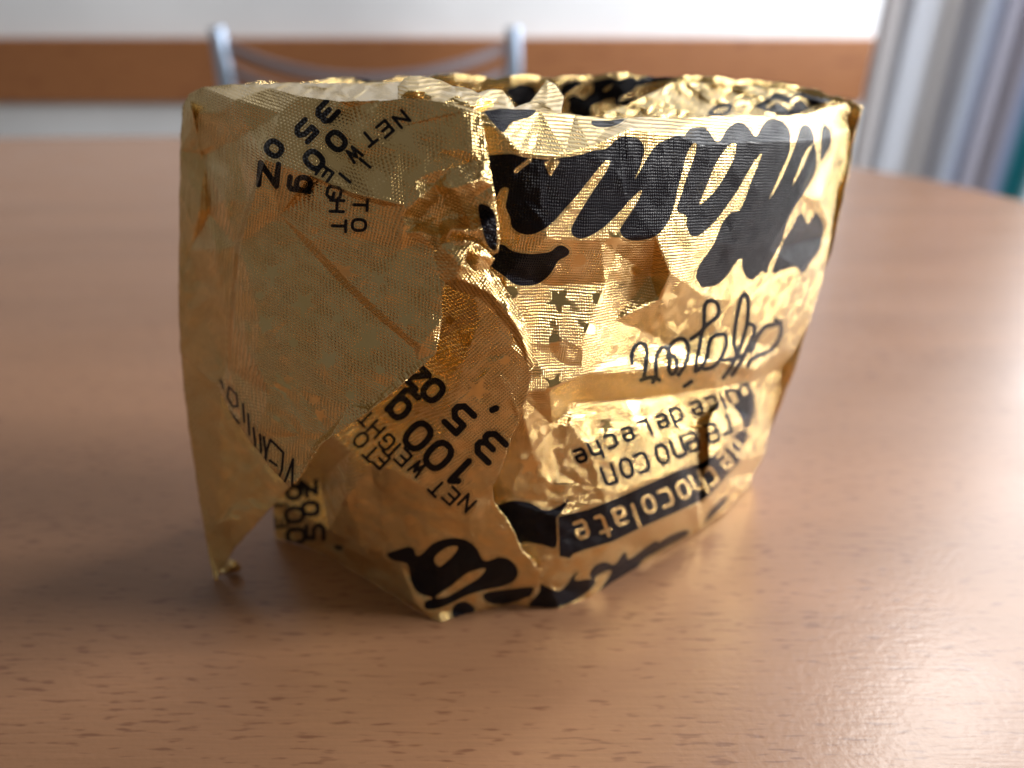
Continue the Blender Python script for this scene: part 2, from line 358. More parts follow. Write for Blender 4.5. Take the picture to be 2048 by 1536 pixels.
put(F, 'poly', [(1116, 1033), (1176, 1019), (1236, 995), (1309, 962), (1356, 941), (1400, 927), (1424, 911), (1450, 899), (1468, 872), (1484, 859), (1496, 866), (1486, 900), (1477, 927), (1460, 945),
    (1421, 989), (1406, 1000), (1356, 1023), (1286, 1054), (1226, 1083), (1168, 1100), (1147, 1108), (1140, 1117), (1119, 1113)])
for ch, x, y, a in (('e', 1163, 1059, 158), ('t', 1205, 1047, 158), ('a', 1241, 1032, 158), ('l', 1270, 1025, 158), ('o', 1298, 1008, 157), ('c', 1332, 995, 156), ('o', 1367, 979, 155), ('h', 1395, 962, 152), ('c', 1422, 952, 145), ('e', 1451, 921, 138), ('d', 1472, 894, 130)):
    glyph(F, ch, x, y, 21 if x < 1400 else 17, 32, a, 3.5, True, sk=0.05)
Z3b = (960, 780, 3.84)
poly(F, *Z3b, [(60, 900), (150, 880), (240, 850), (340, 855), (420, 880), (480, 918), (550, 915), (620, 880), (690, 830), (660, 890), (610, 960), (588, 1000), (588, 1205), (480, 1190), (350, 1170), (250, 1200), (100, 1050)], n=3)
poly(F, *Z8, [(850, 1100), (880, 1150), (885, 1230), (865, 1300), (830, 1375), (800, 1300), (765, 1240), (735, 1200), (790, 1160)])
Z5 = (960, 960, 3.793)
poly(F, *Z5, [(370, 940), (450, 850), (460, 790), (530, 820), (600, 840), (660, 790), (700, 730), (745, 695), (720, 760), (830, 750), (880, 770), (840, 830), (760, 890), (650, 950), (560, 970), (400, 965)], n=3)
poly(F, *Z5, [(830, 720), (870, 650), (950, 620), (1020, 640), (1080, 560), (1110, 550), (1130, 600), (1240, 520), (1330, 460), (1360, 470), (1440, 420), (1550, 378), (1590, 390), (1560, 430), (1450, 490), (1340, 550),
     (1250, 600), (1200, 660), (1110, 760), (1000, 800), (930, 830), (900, 850), (1000, 690), (900, 720), (860, 760)], n=3)
poly(F, *Z5, [(1700, 330), (1740, 240), (1830, 150), (1880, 120), (1850, 190), (1780, 260), (1700, 340)], n=3)

Q = 'lower_flap'
for ch, x, y, wd, ht in (('3', 980, 893, 40, 50), (',', 973, 834, 30, 40), ('5', 918, 837, 36, 50), ('o', 866, 781, 32, 40), ('z', 833, 753, 32, 38),
                         ('1', 920, 943, 30, 54), ('0', 877, 911, 38, 54), ('0', 836, 872, 38, 54), ('g', 800, 815, 32, 46)):
    glyph(Q, ch, x, y, wd, ht, 224, 6.9)
for ch, x, y in (('N', 934, 1006), ('E', 902, 992), ('T', 874, 976), ('W', 834, 937), ('E', 806, 915), ('I', 790, 899), ('G', 774, 884), ('H', 752, 858), ('T', 732, 836), ('E', 762, 920), ('T', 742, 906), ('O', 722, 880)):
    glyph(Q, ch, x, y, 21, 30, 224, 3.2)
for ch, x, y, a, sz in (('Z', 617, 975, 268, 30), ('o', 621, 1017, 268, 30), ('5', 630, 1064, 270, 34), (',', 655, 1098, 262, 40), ('0', 589, 1030, 266, 34), ('0', 592, 1072, 266, 34), ('g', 588, 985, 266, 30), ('I', 562, 1010, 266, 26), ('E', 563, 1045, 266, 22)):
    glyph(Q, ch, x, y, sz*0.8, sz, a, 5.0 if sz > 28 else 3)
Z2b = (640, 840, 3.413)
poly(Q, *Z2b, [(455, 915), (530, 885), (600, 865), (640, 880), (660, 925), (700, 910), (760, 850), (840, 815), (930, 805), (1010, 825), (1070, 875), (1110, 950), (1150, 960), (1220, 935), (1290, 950), (1340, 1000), (1350, 1060),
     (1310, 1110), (1230, 1140), (1130, 1160), (1000, 1200), (880, 1260), (800, 1290), (720, 1290), (715, 1240), (770, 1215), (700, 1195), (650, 1160), (620, 1100), (610, 1040), (590, 980), (500, 960)], n=3)
poly(Q, *Z2b, [(780, 950), (820, 900), (880, 865), (940, 865), (920, 910), (870, 960), (810, 1000)], True)
poly(Q, *Z2b, [(790, 1205), (900, 1130), (1000, 1050), (1100, 1015), (1130, 1020), (1080, 1080), (980, 1140), (880, 1200), (820, 1215)], True)
poly(Q, *Z5, [(20, 880), (60, 850), (200, 830), (380, 810), (410, 830), (370, 890), (280, 920), (160, 945), (60, 930)], n=3)
poly(Q, *Z2b, [(920, 1260), (1000, 1240), (1060, 1300), (960, 1350), (900, 1330)])

H = 'left_flap'
for ch, x, y, a, wd, ht in (('3', 654, 224, 134, 32, 32), ('5', 612, 262, 134, 30, 34), ('o', 548, 297, 128, 26, 30), ('z', 537, 349, 95, 44, 36),
                            ('0', 673, 282, 134, 28, 36), ('0', 628, 320, 134, 28, 36), ('g', 606, 368, 98, 26, 32)):
    glyph(H, ch, x, y, wd, ht, a, 5.8)
for ch, x, y, a in (('N', 803, 238, 140), ('E', 770, 258, 140), ('T', 738, 276, 140), ('W', 708, 308, 138), ('E', 649, 347, 125), ('I', 690, 356, 130), ('G', 668, 385, 100), ('H', 674, 412, 92), ('T', 678, 452, 92), ('T', 721, 410, 92), ('O', 718, 450, 92), ('I', 730, 326, 130)):
    glyph(H, ch, x, y, 22, 27, a, 3.4)
for pts in ([(935, 545), (945, 300), (895, 440), (835, 580)], [(815, 500), (860, 380), (870, 250), (770, 150), (740, 250), (725, 420), (800, 495)], [(765, 310), (820, 350)], [(690, 110), (700, 230), (680, 370)], [(640, 60), (655, 180), (640, 290)], [(720, 130), (735, 260), (722, 420)]):
    put(H, 'line', zoomed(340, 840, 3.84, pts), 2.8)
for pts in ([(450, 1060), (440, 1130), (480, 1200), (520, 1200), (510, 1110), (450, 1050)], [(390, 1000), (410, 1060)], [(450, 1230), (530, 1330)], [(560, 1180), (570, 1320)], [(600, 1260), (610, 1420)]):
    put(H, 'line', zoomed(340, 500, 3.84, pts), 2.6)
C2 = 'corner_fold'
poly(C2, 640, 130, 3.84, [(1215, 1080), (1290, 1080), (1345, 1150), (1360, 1300), (1350, 1420), (1290, 1390), (1240, 1250)])
B = 'back_panel'
Zb = (960, 130, 3.84)
for pts in ([(640, 190), (720, 260), (800, 290), (880, 260), (960, 150), (1080, 160), (1020, 240)], [(880, 180), (960, 230), (1080, 290), (1170, 250), (1120, 170)],
            [(690, 370), (730, 320), (830, 330), (840, 380), (760, 400)], [(620, 230), (640, 180), (720, 150)], [(480, 270), (520, 330), (560, 300)]):
    line(B, *Zb, pts, 8)
poly(B, *Zb, [(190, 190), (270, 150), (400, 160), (440, 210), (400, 290), (300, 320), (240, 270)])
poly(B, *Zb, [(1060, 110), (1200, 90), (1380, 70), (1510, 90), (1480, 130), (1350, 140), (1150, 150)])
poly('inner_fold', 1330, 130, 3.84, [(690, 320), (770, 270), (850, 210), (960, 240), (1100, 190), (1200, 220), (1330, 250), (1240, 290), (1150, 310), (1060, 360), (980, 390), (870, 380)], n=3)
line('inner_fold', 1330, 130, 3.84, [(790, 320), (850, 280), (920, 300), (960, 330), (990, 270), (1060, 260), (1100, 300)], 3.5, True)
for x0, x1 in ((560, 600), (690, 745), (1180, 1230)): line(B, 0, 0, 1, [(x0, 166), (x1, 156)], 7)
line('inner_fold', 1330, 130, 3.84, [(340, 370), (400, 320), (500, 310), (480, 360), (400, 385), (350, 375)], 4)

def seg_dist(P, pts, closed):
    a = pts; b = np.roll(pts, -1, 0)
    if not closed: a, b = a[:-1], b[:-1]
    best = np.full(len(P), 1e9)
    for p, q in zip(a, b):
        e = q-p; L2 = e @ e
        if L2 < 1e-9: dd = ((P-p)**2).sum(1)
        else:
            t = np.clip(((P-p) @ e)/L2, 0, 1); dd = ((P-p-t[:, None]*e)**2).sum(1)
        np.minimum(best, dd, out=best)
    return np.sqrt(best)
def inside(P, pts):
    c = np.zeros(len(P), bool); q = np.roll(pts, 1, 0)
    for (x1, y1), (x2, y2) in zip(pts, q):
        if y1 == y2: continue
        k = ((y1 > P[:, 1]) != (y2 > P[:, 1])) & (P[:, 0] < (x2-x1)*(P[:, 1]-y1)/(y2-y1)+x1); c ^= k
    return c
def sdf(P, shapes, far=30.0):
    out = np.full(len(P), far)
    for kind, pts, hw in shapes:
        lo, hi = pts.min(0)-hw-12, pts.max(0)+hw+12
        k = np.where(((P > lo) & (P < hi)).all(1))[0]
        if not len(k): continue
        d = seg_dist(P[k], pts, kind == 'poly')-hw
        if kind == 'poly': d = np.where(inside(P[k], pts), -d, d)
        out[k] = np.minimum(out[k], d)
    return out
# embossed stars and dots that stay smooth
def star(cx, cy, r, rot):
    return ('poly', np.array([(cx+rad*math.cos(R(rot+36*i)), cy+rad*math.sin(R(rot+36*i))) for i, rad in zip(range(10), [r, r*0.42]*5)]), 0.0)
def dot(cx, cy, r): return ('line', np.array([(cx-0.5, cy), (cx+0.5, cy)]), r)
SM = {H: [star(608, 605, 30, 95), star(530, 650, 28, 100), star(568, 768, 32, 88), star(655, 722, 30, 100), star(737, 682, 32, 85), star(690, 545, 26, 80), star(758, 560, 22, 95), star(812, 640, 22, 95),
          star(545, 545, 24, 90), star(640, 830, 20, 90), dot(675, 637, 9), dot(587, 685, 9), dot(630, 800, 9), dot(552, 838, 9), dot(520, 590, 8), dot(760, 740, 8), dot(700, 790, 9)],
      F: [star(1118, 600, 30, 90), dot(1024, 585, 13), dot(1110, 680, 12), dot(1180, 658, 12), star(1110, 770, 30, 70), dot(1195, 598, 12), star(1230, 480, 26, 90), dot(1160, 520, 11), star(1060, 930, 26, 60), dot(1090, 860, 10), star(1330, 590, 28, 80), dot(1270, 540, 12), star(1420, 620, 24, 90), star(1210, 850, 24, 90)],
      Q: [star(955, 780, 28, 80), dot(1010, 720, 10), star(930, 680, 24, 90), dot(900, 640, 9), star(700, 1000, 26, 80), dot(820, 1040, 10)]}

# ------------------------------------------------------------------ foil sheets
rng = np.random.default_rng(11)
def refine(px, T, maxlen, noise, nlo, nhi, edge_jit):
    """split long edges until all are short; midpoints of middling edges get a small random push, which leaves crumple facets"""
    V = px.copy()                       # columns: picture x, picture y, forward distance
    for _ in range(14):
        E = np.concatenate([T[:, [0, 1]], T[:, [1, 2]], T[:, [2, 0]]]); Es = np.sort(E, 1)
        key = Es[:, 0].astype(np.int64)*len(V)+Es[:, 1]
        u, idx, inv, cnt = np.unique(key, return_index=True, return_inverse=True, return_counts=True)
        U = Es[idx]; ln = np.hypot(*(V[U[:, 0], :2]-V[U[:, 1], :2]).T)
        sp = ln > maxlen
        if not sp.any(): break
        mid = (V[U[sp, 0]]+V[U[sp, 1]])/2; l = ln[sp]
        k = (l > nlo) & (l < nhi)
        mid[:, 2] += np.where(k, rng.normal(0, 1, len(l))*noise*l, 0)
        bd = (cnt[sp] == 1) & (l < 60) & (l > 6)
        mid[:, :2] += np.where(bd[:, None], rng.normal(0, 1, (len(l), 2))*edge_jit*l[:, None], 0)
        m = np.full(len(U), -1); m[sp] = len(V)+np.arange(sp.sum())
        V = np.concatenate([V, mid]); n = len(T)
        M = m[inv].reshape(3, n).T          # midpoint of edges 01, 12, 20
        out = []
        f = M >= 0; c = f.sum(1)
        out.append(T[c == 0])
        for r in range(3):                  # one split edge
            s = (c == 1) & f[:, r]; a, b, d, e = T[s, r], T[s, (r+1) % 3], T[s, (r+2) % 3], M[s, r]
            out += [np.stack([a, e, d], 1), np.stack([e, b, d], 1)]
            s = (c == 2) & ~f[:, r]; a, b, d = T[s, r], T[s, (r+1) % 3], T[s, (r+2) % 3]; e, g = M[s, (r+1) % 3], M[s, (r+2) % 3]
            out += [np.stack([d, g, e], 1), np.stack([a, b, e], 1), np.stack([a, e, g], 1)]
        s = c == 3; a, b, d = T[s].T; e, g, h = M[s].T
        out += [np.stack(x, 1) for x in ((a, e, h), (e, b, g), (h, g, d), (e, g, h))]
        T = np.concatenate(out)
    return V, T
def smooth_y(V, T, it):
    E = np.concatenate([T[:, [0, 1]], T[:, [1, 2]], T[:, [2, 0]]]); E = np.unique(np.sort(E, 1), axis=0)
    deg = np.bincount(E.ravel(), minlength=len(V)).astype(float)
    for _ in range(it):
        y = V[:, 2]
        s = np.bincount(E[:, 0], y[E[:, 1]], len(V))+np.bincount(E[:, 1], y[E[:, 0]], len(V))
        V[:, 2] = 0.5*y+0.5*s/deg
    return V

wrapper = bpy.data.objects.new('chocolate_wrapper', None); COL.objects.link(wrapper); wrapper.location = (0, 0.105, 0)
tag(wrapper, 'crumpled gold foil chocolate wrapper with black lettering standing upside down on the table', 'candy wrapper')
wrapper['part_of_view'] = 'close-up subject'

def finish(name, P, T, uvang, parent=wrapper, uvs=None):
    pp = seen(P)
    me = mesh_np(name, P-np.array(wrapper.location), T)
    ink = sdf(pp, S.get(name, []))
    if name in KN: ink = np.maximum(ink, -sdf(pp, KN[name]))
    me.attributes.new('ink', 'FLOAT', 'POINT').data.foreach_set('value', ink.astype(np.float32))
    sm = np.clip(0.5-sdf(pp, SM.get(name, []))/2.0, 0, 1)
    me.attributes.new('smooth', 'FLOAT', 'POINT').data.foreach_set('value', sm.astype(np.float32))
    # the weave runs on the sheet itself, in tenths of a millimetre, about
    q = np.stack([P[:, 0]*1.1+P[:, 1]*0.55, P[:, 2]], 1)/0.0000615 if uvs is None else uvs
    c, s = math.cos(R(uvang)), math.sin(R(uvang))
    q = np.stack([q[:, 0]*c-q[:, 1]*s, q[:, 0]*s+q[:, 1]*c], 1)
    lay = me.uv_layers.new(name='foil'); lay.data.foreach_set('uv', q[T.ravel()].astype(np.float32).ravel())
    o = link(name, me, parent, FOIL)
    md = o.modifiers.new('foil_gauge', 'SOLIDIFY'); md.thickness = 0.00014; md.offset = -1
    return o
def sheet(name, outline, inner, creases=(), maxlen=4.0, noise=0.012, nlo=9, nhi=70, it=3, ang=0, jit=0.02):
    """outline and inner control points: picture x, y and forward distance in mm (None = on the table)"""
    pts = [list(p) for p in outline]+[list(p) for p in inner]
    for p in pts:
        if p[2] is None: p[2] = table_y(p[1])*1000
    n = len(outline)
    edges = [(i, (i+1) % n) for i in range(n)]
    lut = {(p[0], p[1]): i for i, p in enumerate(pts)}
    for c in creases:
        ids = [lut[q] for q in c]; edges += list(zip(ids, ids[1:]))
    vs, es, fs, ov, _, _ = delaunay_2d_cdt([Vector((p[0], p[1])) for p in pts], edges, [list(range(n))], 1, 1e-4)
    V = []
    for v, o in zip(vs, ov):
        if o: y = pts[o[0]][2]
        else:
            dd = [(1/((v.x-p[0])**2+(v.y-p[1])**2+1e-6), p[2]) for p in pts]; y = sum(a*b for a, b in dd)/sum(a for a, b in dd)
        V.append((v.x, v.y, y))
    T = []
    for f in fs:
        for k in range(1, len(f)-1): T.append((f[0], f[k], f[k+1]))
    V = np.array(V, float); V[:, 2] *= 0.001; T = np.array(T)
    a = V[T[:, 1], :2]-V[T[:, 0], :2]; b = V[T[:, 2], :2]-V[T[:, 0], :2]
    flip = (a[:, 0]*b[:, 1]-a[:, 1]*b[:, 0]) > 0          # picture y runs down: make every face look at the viewer
    T[flip] = T[flip][:, ::-1]
    V, T = refine(V, T, maxlen, noise*6e-5*4, nlo, nhi, jit)
    V = smooth_y(V, T, it)
    P = at(V[:, 0], V[:, 1], V[:, 2])
    P[:, 2] = np.maximum(P[:, 2], 0.0002)
    return finish(name, P, T, ang)

# front panel: lip, shoulder, belly, valley under the script, text field leaning up, undercut at the foot
sheet(F, [(935, 235, 88), (965, 223, 88.5), (1000, 217, 89.5), (1080, 221, 92), (1150, 229, 94), (1230, 238, 96), (1262, 236, 96.5), (1300, 234, 98), (1350, 236, 100), (1400, 235, 102.5), (1440, 232, 104.5),
          (1500, 229, 108), (1560, 232, 112), (1620, 226, 117), (1665, 214, 123), (1692, 206, 127), (1703, 222, 128), (1702, 262, 127.5), (1694, 300, 126), (1698, 330, 127), (1674, 385, 125), (1662, 470, 124), (1645, 560, 123), (1620, 640, 122.5), (1590, 698, 122.5),
          (1563, 738, 124), (1555, 800, 125), (1541, 850, 124), (1530, 908, 124), (1508, 948, 125), (1490, 985, None), (1445, 1032, None), (1400, 1063, None), (1320, 1108, None),
          (1250, 1150, None), (1180, 1195, None), (1120, 1218, None), (1060, 1216, None), (980, 1200, 88.5), (960, 1050, 88.5), (945, 900, 88), (930, 700, 87), (930, 500, 86.5), (935, 340, 86.5)],
      [(1000, 262, 86.2), (1035, 298, 85), (1085, 312, 85.2), (1130, 307, 86), (1180, 294, 87.5), (1230, 272, 89.6), (1258, 258, 91), (1310, 264, 93.2), (1345, 266, 95.2), (1400, 290, 97.2), (1460, 286, 100.5), (1520, 284, 104), (1580, 283, 108), (1640, 280, 114.5), (1672, 300, 121),
       (1010, 400, 85.2), (1080, 400, 85), (1160, 400, 86.5), (1250, 395, 89.3), (1340, 390, 93.2), (1430, 390, 98), (1520, 385, 103), (1600, 390, 109.5), (1640, 400, 115),
       (1010, 548, 85.8), (1090, 480, 84.6), (1200, 480, 87), (1310, 470, 90.6), (1340, 545, 91.0), (1318, 600, 92.2), (1286, 662, 94.2), (1300, 552, 94.6), (1210, 566, 89.8), (1100, 572, 88.4), (1400, 480, 95), (1470, 490, 99.5), (1540, 500, 104.5), (1600, 540, 111),
       (1060, 690, 85.2), (1100, 780, 84.4), (1165, 680, 86.4), (1166, 748, 87.0), (1230, 640, 90.8), (1260, 690, 92.8), (1260, 745, 90.6), (1340, 690, 97.2), (1345, 735, 94.2), (1420, 600, 97.5), (1430, 665, 100.6), (1430, 725, 98.8), (1500, 600, 102.6), (1500, 680, 105.5), (1510, 740, 106.5), (1560, 640, 110), (1560, 700, 116),
       (1150, 806, 91.0), (1250, 800, 95.2), (1340, 790, 98.8), (1430, 775, 104), (1500, 765, 110.5), (1540, 745, 119),
       (1065, 900, 87), (1105, 850, 88.6), (1140, 850, 88.8), (1112, 940, 88.4), (1098, 1000, 87.2), (1180, 900, 88.9), (1210, 1000, 87.4), (1280, 870, 92.6), (1290, 960, 90), (1360, 850, 97), (1360, 940, 93.6), (1115, 1035, 86.4), (1122, 1110, 86.2), (1225, 1083, 88.2), (1300, 1045, 91), (1360, 1020, 94.6),
       (1392, 860, 98.5), (1392, 960, 97.2), (1394, 1010, 97.6), (1404, 850, 103), (1402, 960, 101.5), (1402, 1010, 102.5), (1416, 850, 100.5), (1418, 930, 99.6), (1415, 990, 101.5), (1440, 800, 105), (1450, 880, 102.5), (1440, 950, 103.5), (1475, 850, 106.5), (1480, 920, 109.5), (1500, 830, 112), (1510, 890, 117),
       (1078, 1130, 86.2), (1100, 1170, 87.2), (1180, 1150, 88.8), (1040, 1110, 86.6), (1020, 640, 84.8), (1035, 785, 83.6), (1010, 1000, 87)],
      [[(1000, 262), (1035, 298), (1085, 312), (1130, 307), (1180, 294), (1230, 272), (1258, 258), (1310, 264), (1345, 266)], [(1345, 266), (1400, 290), (1460, 286), (1520, 284), (1580, 283), (1640, 280)],
       [(1150, 806), (1250, 800), (1340, 790), (1430, 775), (1500, 765), (1540, 745)], [(1166, 748), (1260, 745), (1345, 735), (1430, 725), (1510, 740)], [(1310, 470), (1340, 545), (1318, 600), (1286, 662)],
       [(1404, 850), (1402, 960), (1402, 1010)], [(1150, 806), (1140, 850), (1112, 940), (1098, 1000), (1115, 1035)]],
      maxlen=3.6, noise=0.007, nlo=26, it=2, ang=6)

# left flap: upper strip leaning up, big flat facet, folded edge with small print
sheet(H, [(364, 215, 115), (378, 188, 114.5), (405, 174, 113), (470, 168, 110), (540, 176, 105), (600, 192, 98.5), (680, 204, 93.6), (760, 202, 90.4), (820, 196, 88.6), (880, 203, 87.0), (935, 212, 86), (962, 226, 85.2), (974, 300, 83.2), (985, 365, 82), (998, 450, 81), (997, 500, 81),
          (965, 530, 81.5), (900, 540, 81), (884, 590, 80), (884, 640, 79.6), (872, 706, 78.4), (800, 772, 78.2), (740, 822, 78.8), (660, 876, 80.4), (640, 890, 80.8), (612, 935, 81.4), (592, 965, 81.8), (580, 975, 82.4), (540, 935, 85.4), (505, 888, 88.2), (470, 842, 92.5), (446, 795, 98.2), (436, 772, 100.4), (400, 745, 104.2), (360, 705, 108.6), (357, 600, 110), (358, 450, 112), (360, 300, 114)],
      [(405, 300, 111), (440, 225, 107.2), (470, 200, 104.4), (400, 225, 110.6), (430, 290, 109), (470, 285, 104.8), (500, 262, 101.8), (530, 318, 95.4), (560, 225, 99.0), (620, 350, 89.0), (700, 384, 84.8), (760, 400, 83.2), (812, 412, 82.4), (630, 360, 91.0), (706, 395, 86.6), (764, 411, 84.6), (650, 250, 93.0), (720, 282, 88.8), (700, 215, 93.4), (800, 300, 86.4), (790, 256, 88.4), (880, 300, 84.4), (870, 235, 86.4), (930, 222, 85.2), (945, 300, 82.8), (700, 330, 89),
       (480, 490, 97.4), (505, 400, 96.2), (560, 430, 95.2), (466, 640, 97.0), (462, 740, 97.4), (620, 480, 90.2), (700, 566, 85.6), (760, 622, 82.4), (840, 690, 79.0), (800, 500, 83.8), (850, 480, 83.0), (700, 470, 86.6), (850, 600, 80.8), (520, 640, 92.3), (600, 640, 89.1), (680, 700, 84.4), (600, 780, 85.8), (540, 790, 88.0), (520, 850, 87.5), (600, 870, 83.8), (700, 810, 81.1), (512, 730, 90.6),
       (452, 778, 97.7), (560, 930, 84.4), (835, 722, 79.5), (790, 764, 79.6), (730, 812, 80.6), (655, 864, 82.4), (632, 882, 82.8), (604, 930, 82.8), (520, 880, 87.6), (482, 836, 91.5), (432, 500, 103.6), (448, 400, 103.4), (412, 640, 105.6), (440, 580, 103.0), (496, 402, 99.8), (471, 490, 101.4), (457, 640, 101), (453, 738, 100.2), (611, 491, 92.2), (691, 577, 87.8), (751, 633, 84.4), (827, 696, 80.2), (400, 420, 108.6), (412, 420, 109.2), (410, 310, 111.2), (380, 500, 109.8), (385, 620, 107.6), (395, 560, 108.2)],
      [[(530, 318), (620, 350), (700, 384), (760, 400), (812, 412)], [(630, 360), (706, 395), (764, 411)], [(560, 430), (620, 480), (700, 566), (760, 622), (840, 690)], [(530, 318), (505, 400), (480, 490), (466, 640), (462, 740)], [(496, 402), (471, 490), (457, 640), (453, 738)], [(611, 491), (691, 577), (751, 633), (827, 696)], [(560, 225), (650, 250), (720, 282), (790, 256), (930, 222)], [(462, 740), (520, 850), (600, 870)], [(410, 310), (412, 420)], [(440, 225), (470, 285), (530, 318)]],
      maxlen=3.4, noise=0.009, nlo=20, it=2, ang=14)

# flap that hangs at the left down to the table
sheet('hanging_flap', [(450, 620, 102.4), (364, 620, 111.6), (362, 705, 109.4), (370, 800, 107), (392, 960, 102.5), (412, 1080, 98), (424, 1145, 95.6), (432, 1162, None), (440, 1145, 95.6), (470, 1095, 95.4), (520, 1040, 94.8), (560, 995, 95), (600, 950, 94.8), (590, 880, 97), (540, 800, 100)],
      [(440, 900, 99.5), (470, 1000, 97), (430, 1050, 97.4), (500, 900, 98.4), (440, 775, 101.6), (400, 750, 104.9), (545, 960, 95.8), (455, 1040, 96)], [[(440, 775), (440, 900), (430, 1050)]], noise=0.008, ang=40)
sheet('curled_tip', [(436, 1158, 96.2), (444, 1132, 97.6), (458, 1118, 97.0), (472, 1122, 96.0), (484, 1136, 96.4), (474, 1148, 96.6), (450, 1156, 96.6)], [(462, 1134, 94.8)], noise=0.004)

# lower flap with the weight print, down to the table
sheet(Q, [(840, 560, 89), (900, 572, 84.5), (950, 588, 82.4), (1000, 612, 81.8), (1040, 642, 82), (1062, 690, 81.6), (1068, 732, 81.4), (1052, 800, 81.4), (1034, 850, 81.6), (1015, 900, 82), (1000, 945, 82.6), (984, 975, 83), (988, 1004, 84.4), (1015, 1040, 84.2), (1032, 1070, 84.4), (1045, 1100, 84.6), (1062, 1118, 84.8), (1081, 1140, 85),
          (1076, 1186, 86.6), (1010, 1212, None), (940, 1228, None), (882, 1246, None), (862, 1238, None), (800, 1200, None), (720, 1152, None), (655, 1112, None), (600, 1090, None), (550, 1078, None), (545, 1000, 107), (560, 900, 106), (620, 820, 103), (720, 740, 97)],
      [(700, 905, 92.4), (690, 1000, 92), (740, 930, 89.4), (783, 938, 86.4), (840, 970, 85.4), (902, 1008, 84.4), (950, 990, 83.6), (640, 960, 104), (720, 860, 93.4), (800, 850, 88.4), (850, 790, 86), (900, 850, 83.4), (930, 720, 82.8), (1000, 740, 81.8), (960, 900, 82.6), (870, 680, 87), (960, 640, 82.2), (1020, 690, 81.4),
       (660, 1060, 97), (720, 1090, 92.6), (800, 1130, 89.4), (760, 1020, 90), (850, 1050, 86.6), (880, 1150, 86), (950, 1080, 85), (960, 1170, 86), (1020, 1150, 85.4), (830, 1205, 86.8), (880, 1220, 85.8), (650, 1090, 100.5), (812, 820, 88)],
      [[(690, 1000), (700, 905), (740, 930), (783, 938), (840, 970), (902, 1008), (950, 990), (984, 975)], [(690, 1000), (720, 1090), (800, 1130), (880, 1220)]], noise=0.008, nlo=14, ang=44)

# crumpled corner and rolled edge over the flaps
sheet(C2, [(812, 396, 81.6), (830, 362, 81.8), (862, 344, 82.0), (905, 336, 81.8), (950, 322, 81.2), (972, 318, 80.8), (985, 370, 80.2), (994, 430, 79.8), (1000, 478, 79.6), (996, 505, 79.8), (970, 520, 80.6), (930, 500, 80.6), (890, 486, 80.4), (868, 500, 81.4), (830, 478, 81.6), (812, 466, 81.4), (804, 430, 81.4)],
      [(873, 432, 84.4), (838, 396, 80.4), (846, 440, 83.0), (842, 464, 80.6), (905, 376, 79.6), (940, 400, 80.6), (935, 430, 81.6), (950, 460, 79.2), (902, 458, 79.4), (880, 472, 81.6), (960, 360, 79.6), (868, 368, 82.2), (888, 405, 83.0), (915, 440, 82.2)],
      [[(873, 432), (838, 396)], [(873, 432), (905, 376)], [(873, 432), (846, 440)], [(873, 432), (902, 458)], [(873, 432), (935, 430)]], maxlen=3.0, noise=0.016, it=2, ang=20)
sheet('rolled_edge', [(868, 512, 81.2), (878, 490, 80), (905, 482, 79.2), (945, 482, 79.0), (968, 498, 79.2), (990, 518, 79.8), (978, 538, 80.2), (1010, 578, 80.6), (1042, 622, 81), (1060, 670, 81), (1068, 732, 81), (1056, 738, 80.8), (1042, 700, 80.6), (1020, 662, 80.7), (992, 626, 80.9), (955, 594, 81.0), (915, 582, 80.8), (888, 566, 80.6), (876, 540, 80.8)],
      [(900, 508, 78.2), (935, 500, 78.6), (922, 530, 77.6), (912, 556, 78.4), (950, 545, 79.2), (948, 570, 78.8), (985, 590, 79.2), (1015, 625, 79.6), (1038, 662, 79.7), (1052, 700, 79.9), (938, 518, 79.8), (960, 512, 78.6), (900, 535, 79.2)],
      [[(912, 556), (948, 570), (985, 590), (1015, 625), (1038, 662), (1052, 700)]], maxlen=3.0, noise=0.016, it=2, ang=50)

# inner folds at the opening
sheet('inner_fold', [(470, 170, 110.5), (520, 166, 112), (600, 166, 112), (700, 166, 110), (800, 163, 109), (830, 174, 107), (840, 200, 92), (800, 203, 92.5), (700, 209, 96), (610, 199, 101), (540, 184, 106)],
      [(600, 182, 106), (700, 190, 102), (780, 186, 101), (660, 178, 107), (560, 178, 108.5), (740, 176, 106)], noise=0.03, nlo=8, ang=80)
def fold2(name, *a, **k): return sheet(name, *a, **k)
fold2('inner_fold', [(1195, 246, 116), (1215, 224, 118), (1260, 206, 121), (1290, 192, 123), (1318, 180, 126), (1345, 164, 129), (1400, 167, 130), (1500, 172, 131), (1600, 184, 131), (1680, 206, 129.5), (1690, 214, 128.6), (1650, 228, 124.5), (1600, 236, 122), (1500, 244, 120), (1400, 246, 118), (1300, 246, 117)],
      [(1330, 205, 122), (1290, 218, 120), (1400, 196, 127), (1440, 218, 123), (1380, 226, 120.5), (1500, 200, 127), (1560, 214, 125), (1600, 206, 128), (1480, 186, 129.5), (1640, 212, 127.5)], noise=0.05, nlo=9, it=2, ang=30)
fold2('inner_crumple', [(796, 200, 96), (795, 172, 99), (808, 156, 100), (840, 151, 101), (880, 160, 101), (905, 172, 100), (940, 178, 98), (962, 190, 96), (950, 212, 92), (880, 206, 92)],
      [(830, 172, 97), (850, 184, 95.5), (880, 184, 97), (915, 190, 93.5), (930, 188, 95.6), (815, 180, 95.5)], noise=0.03, nlo=6, it=2)
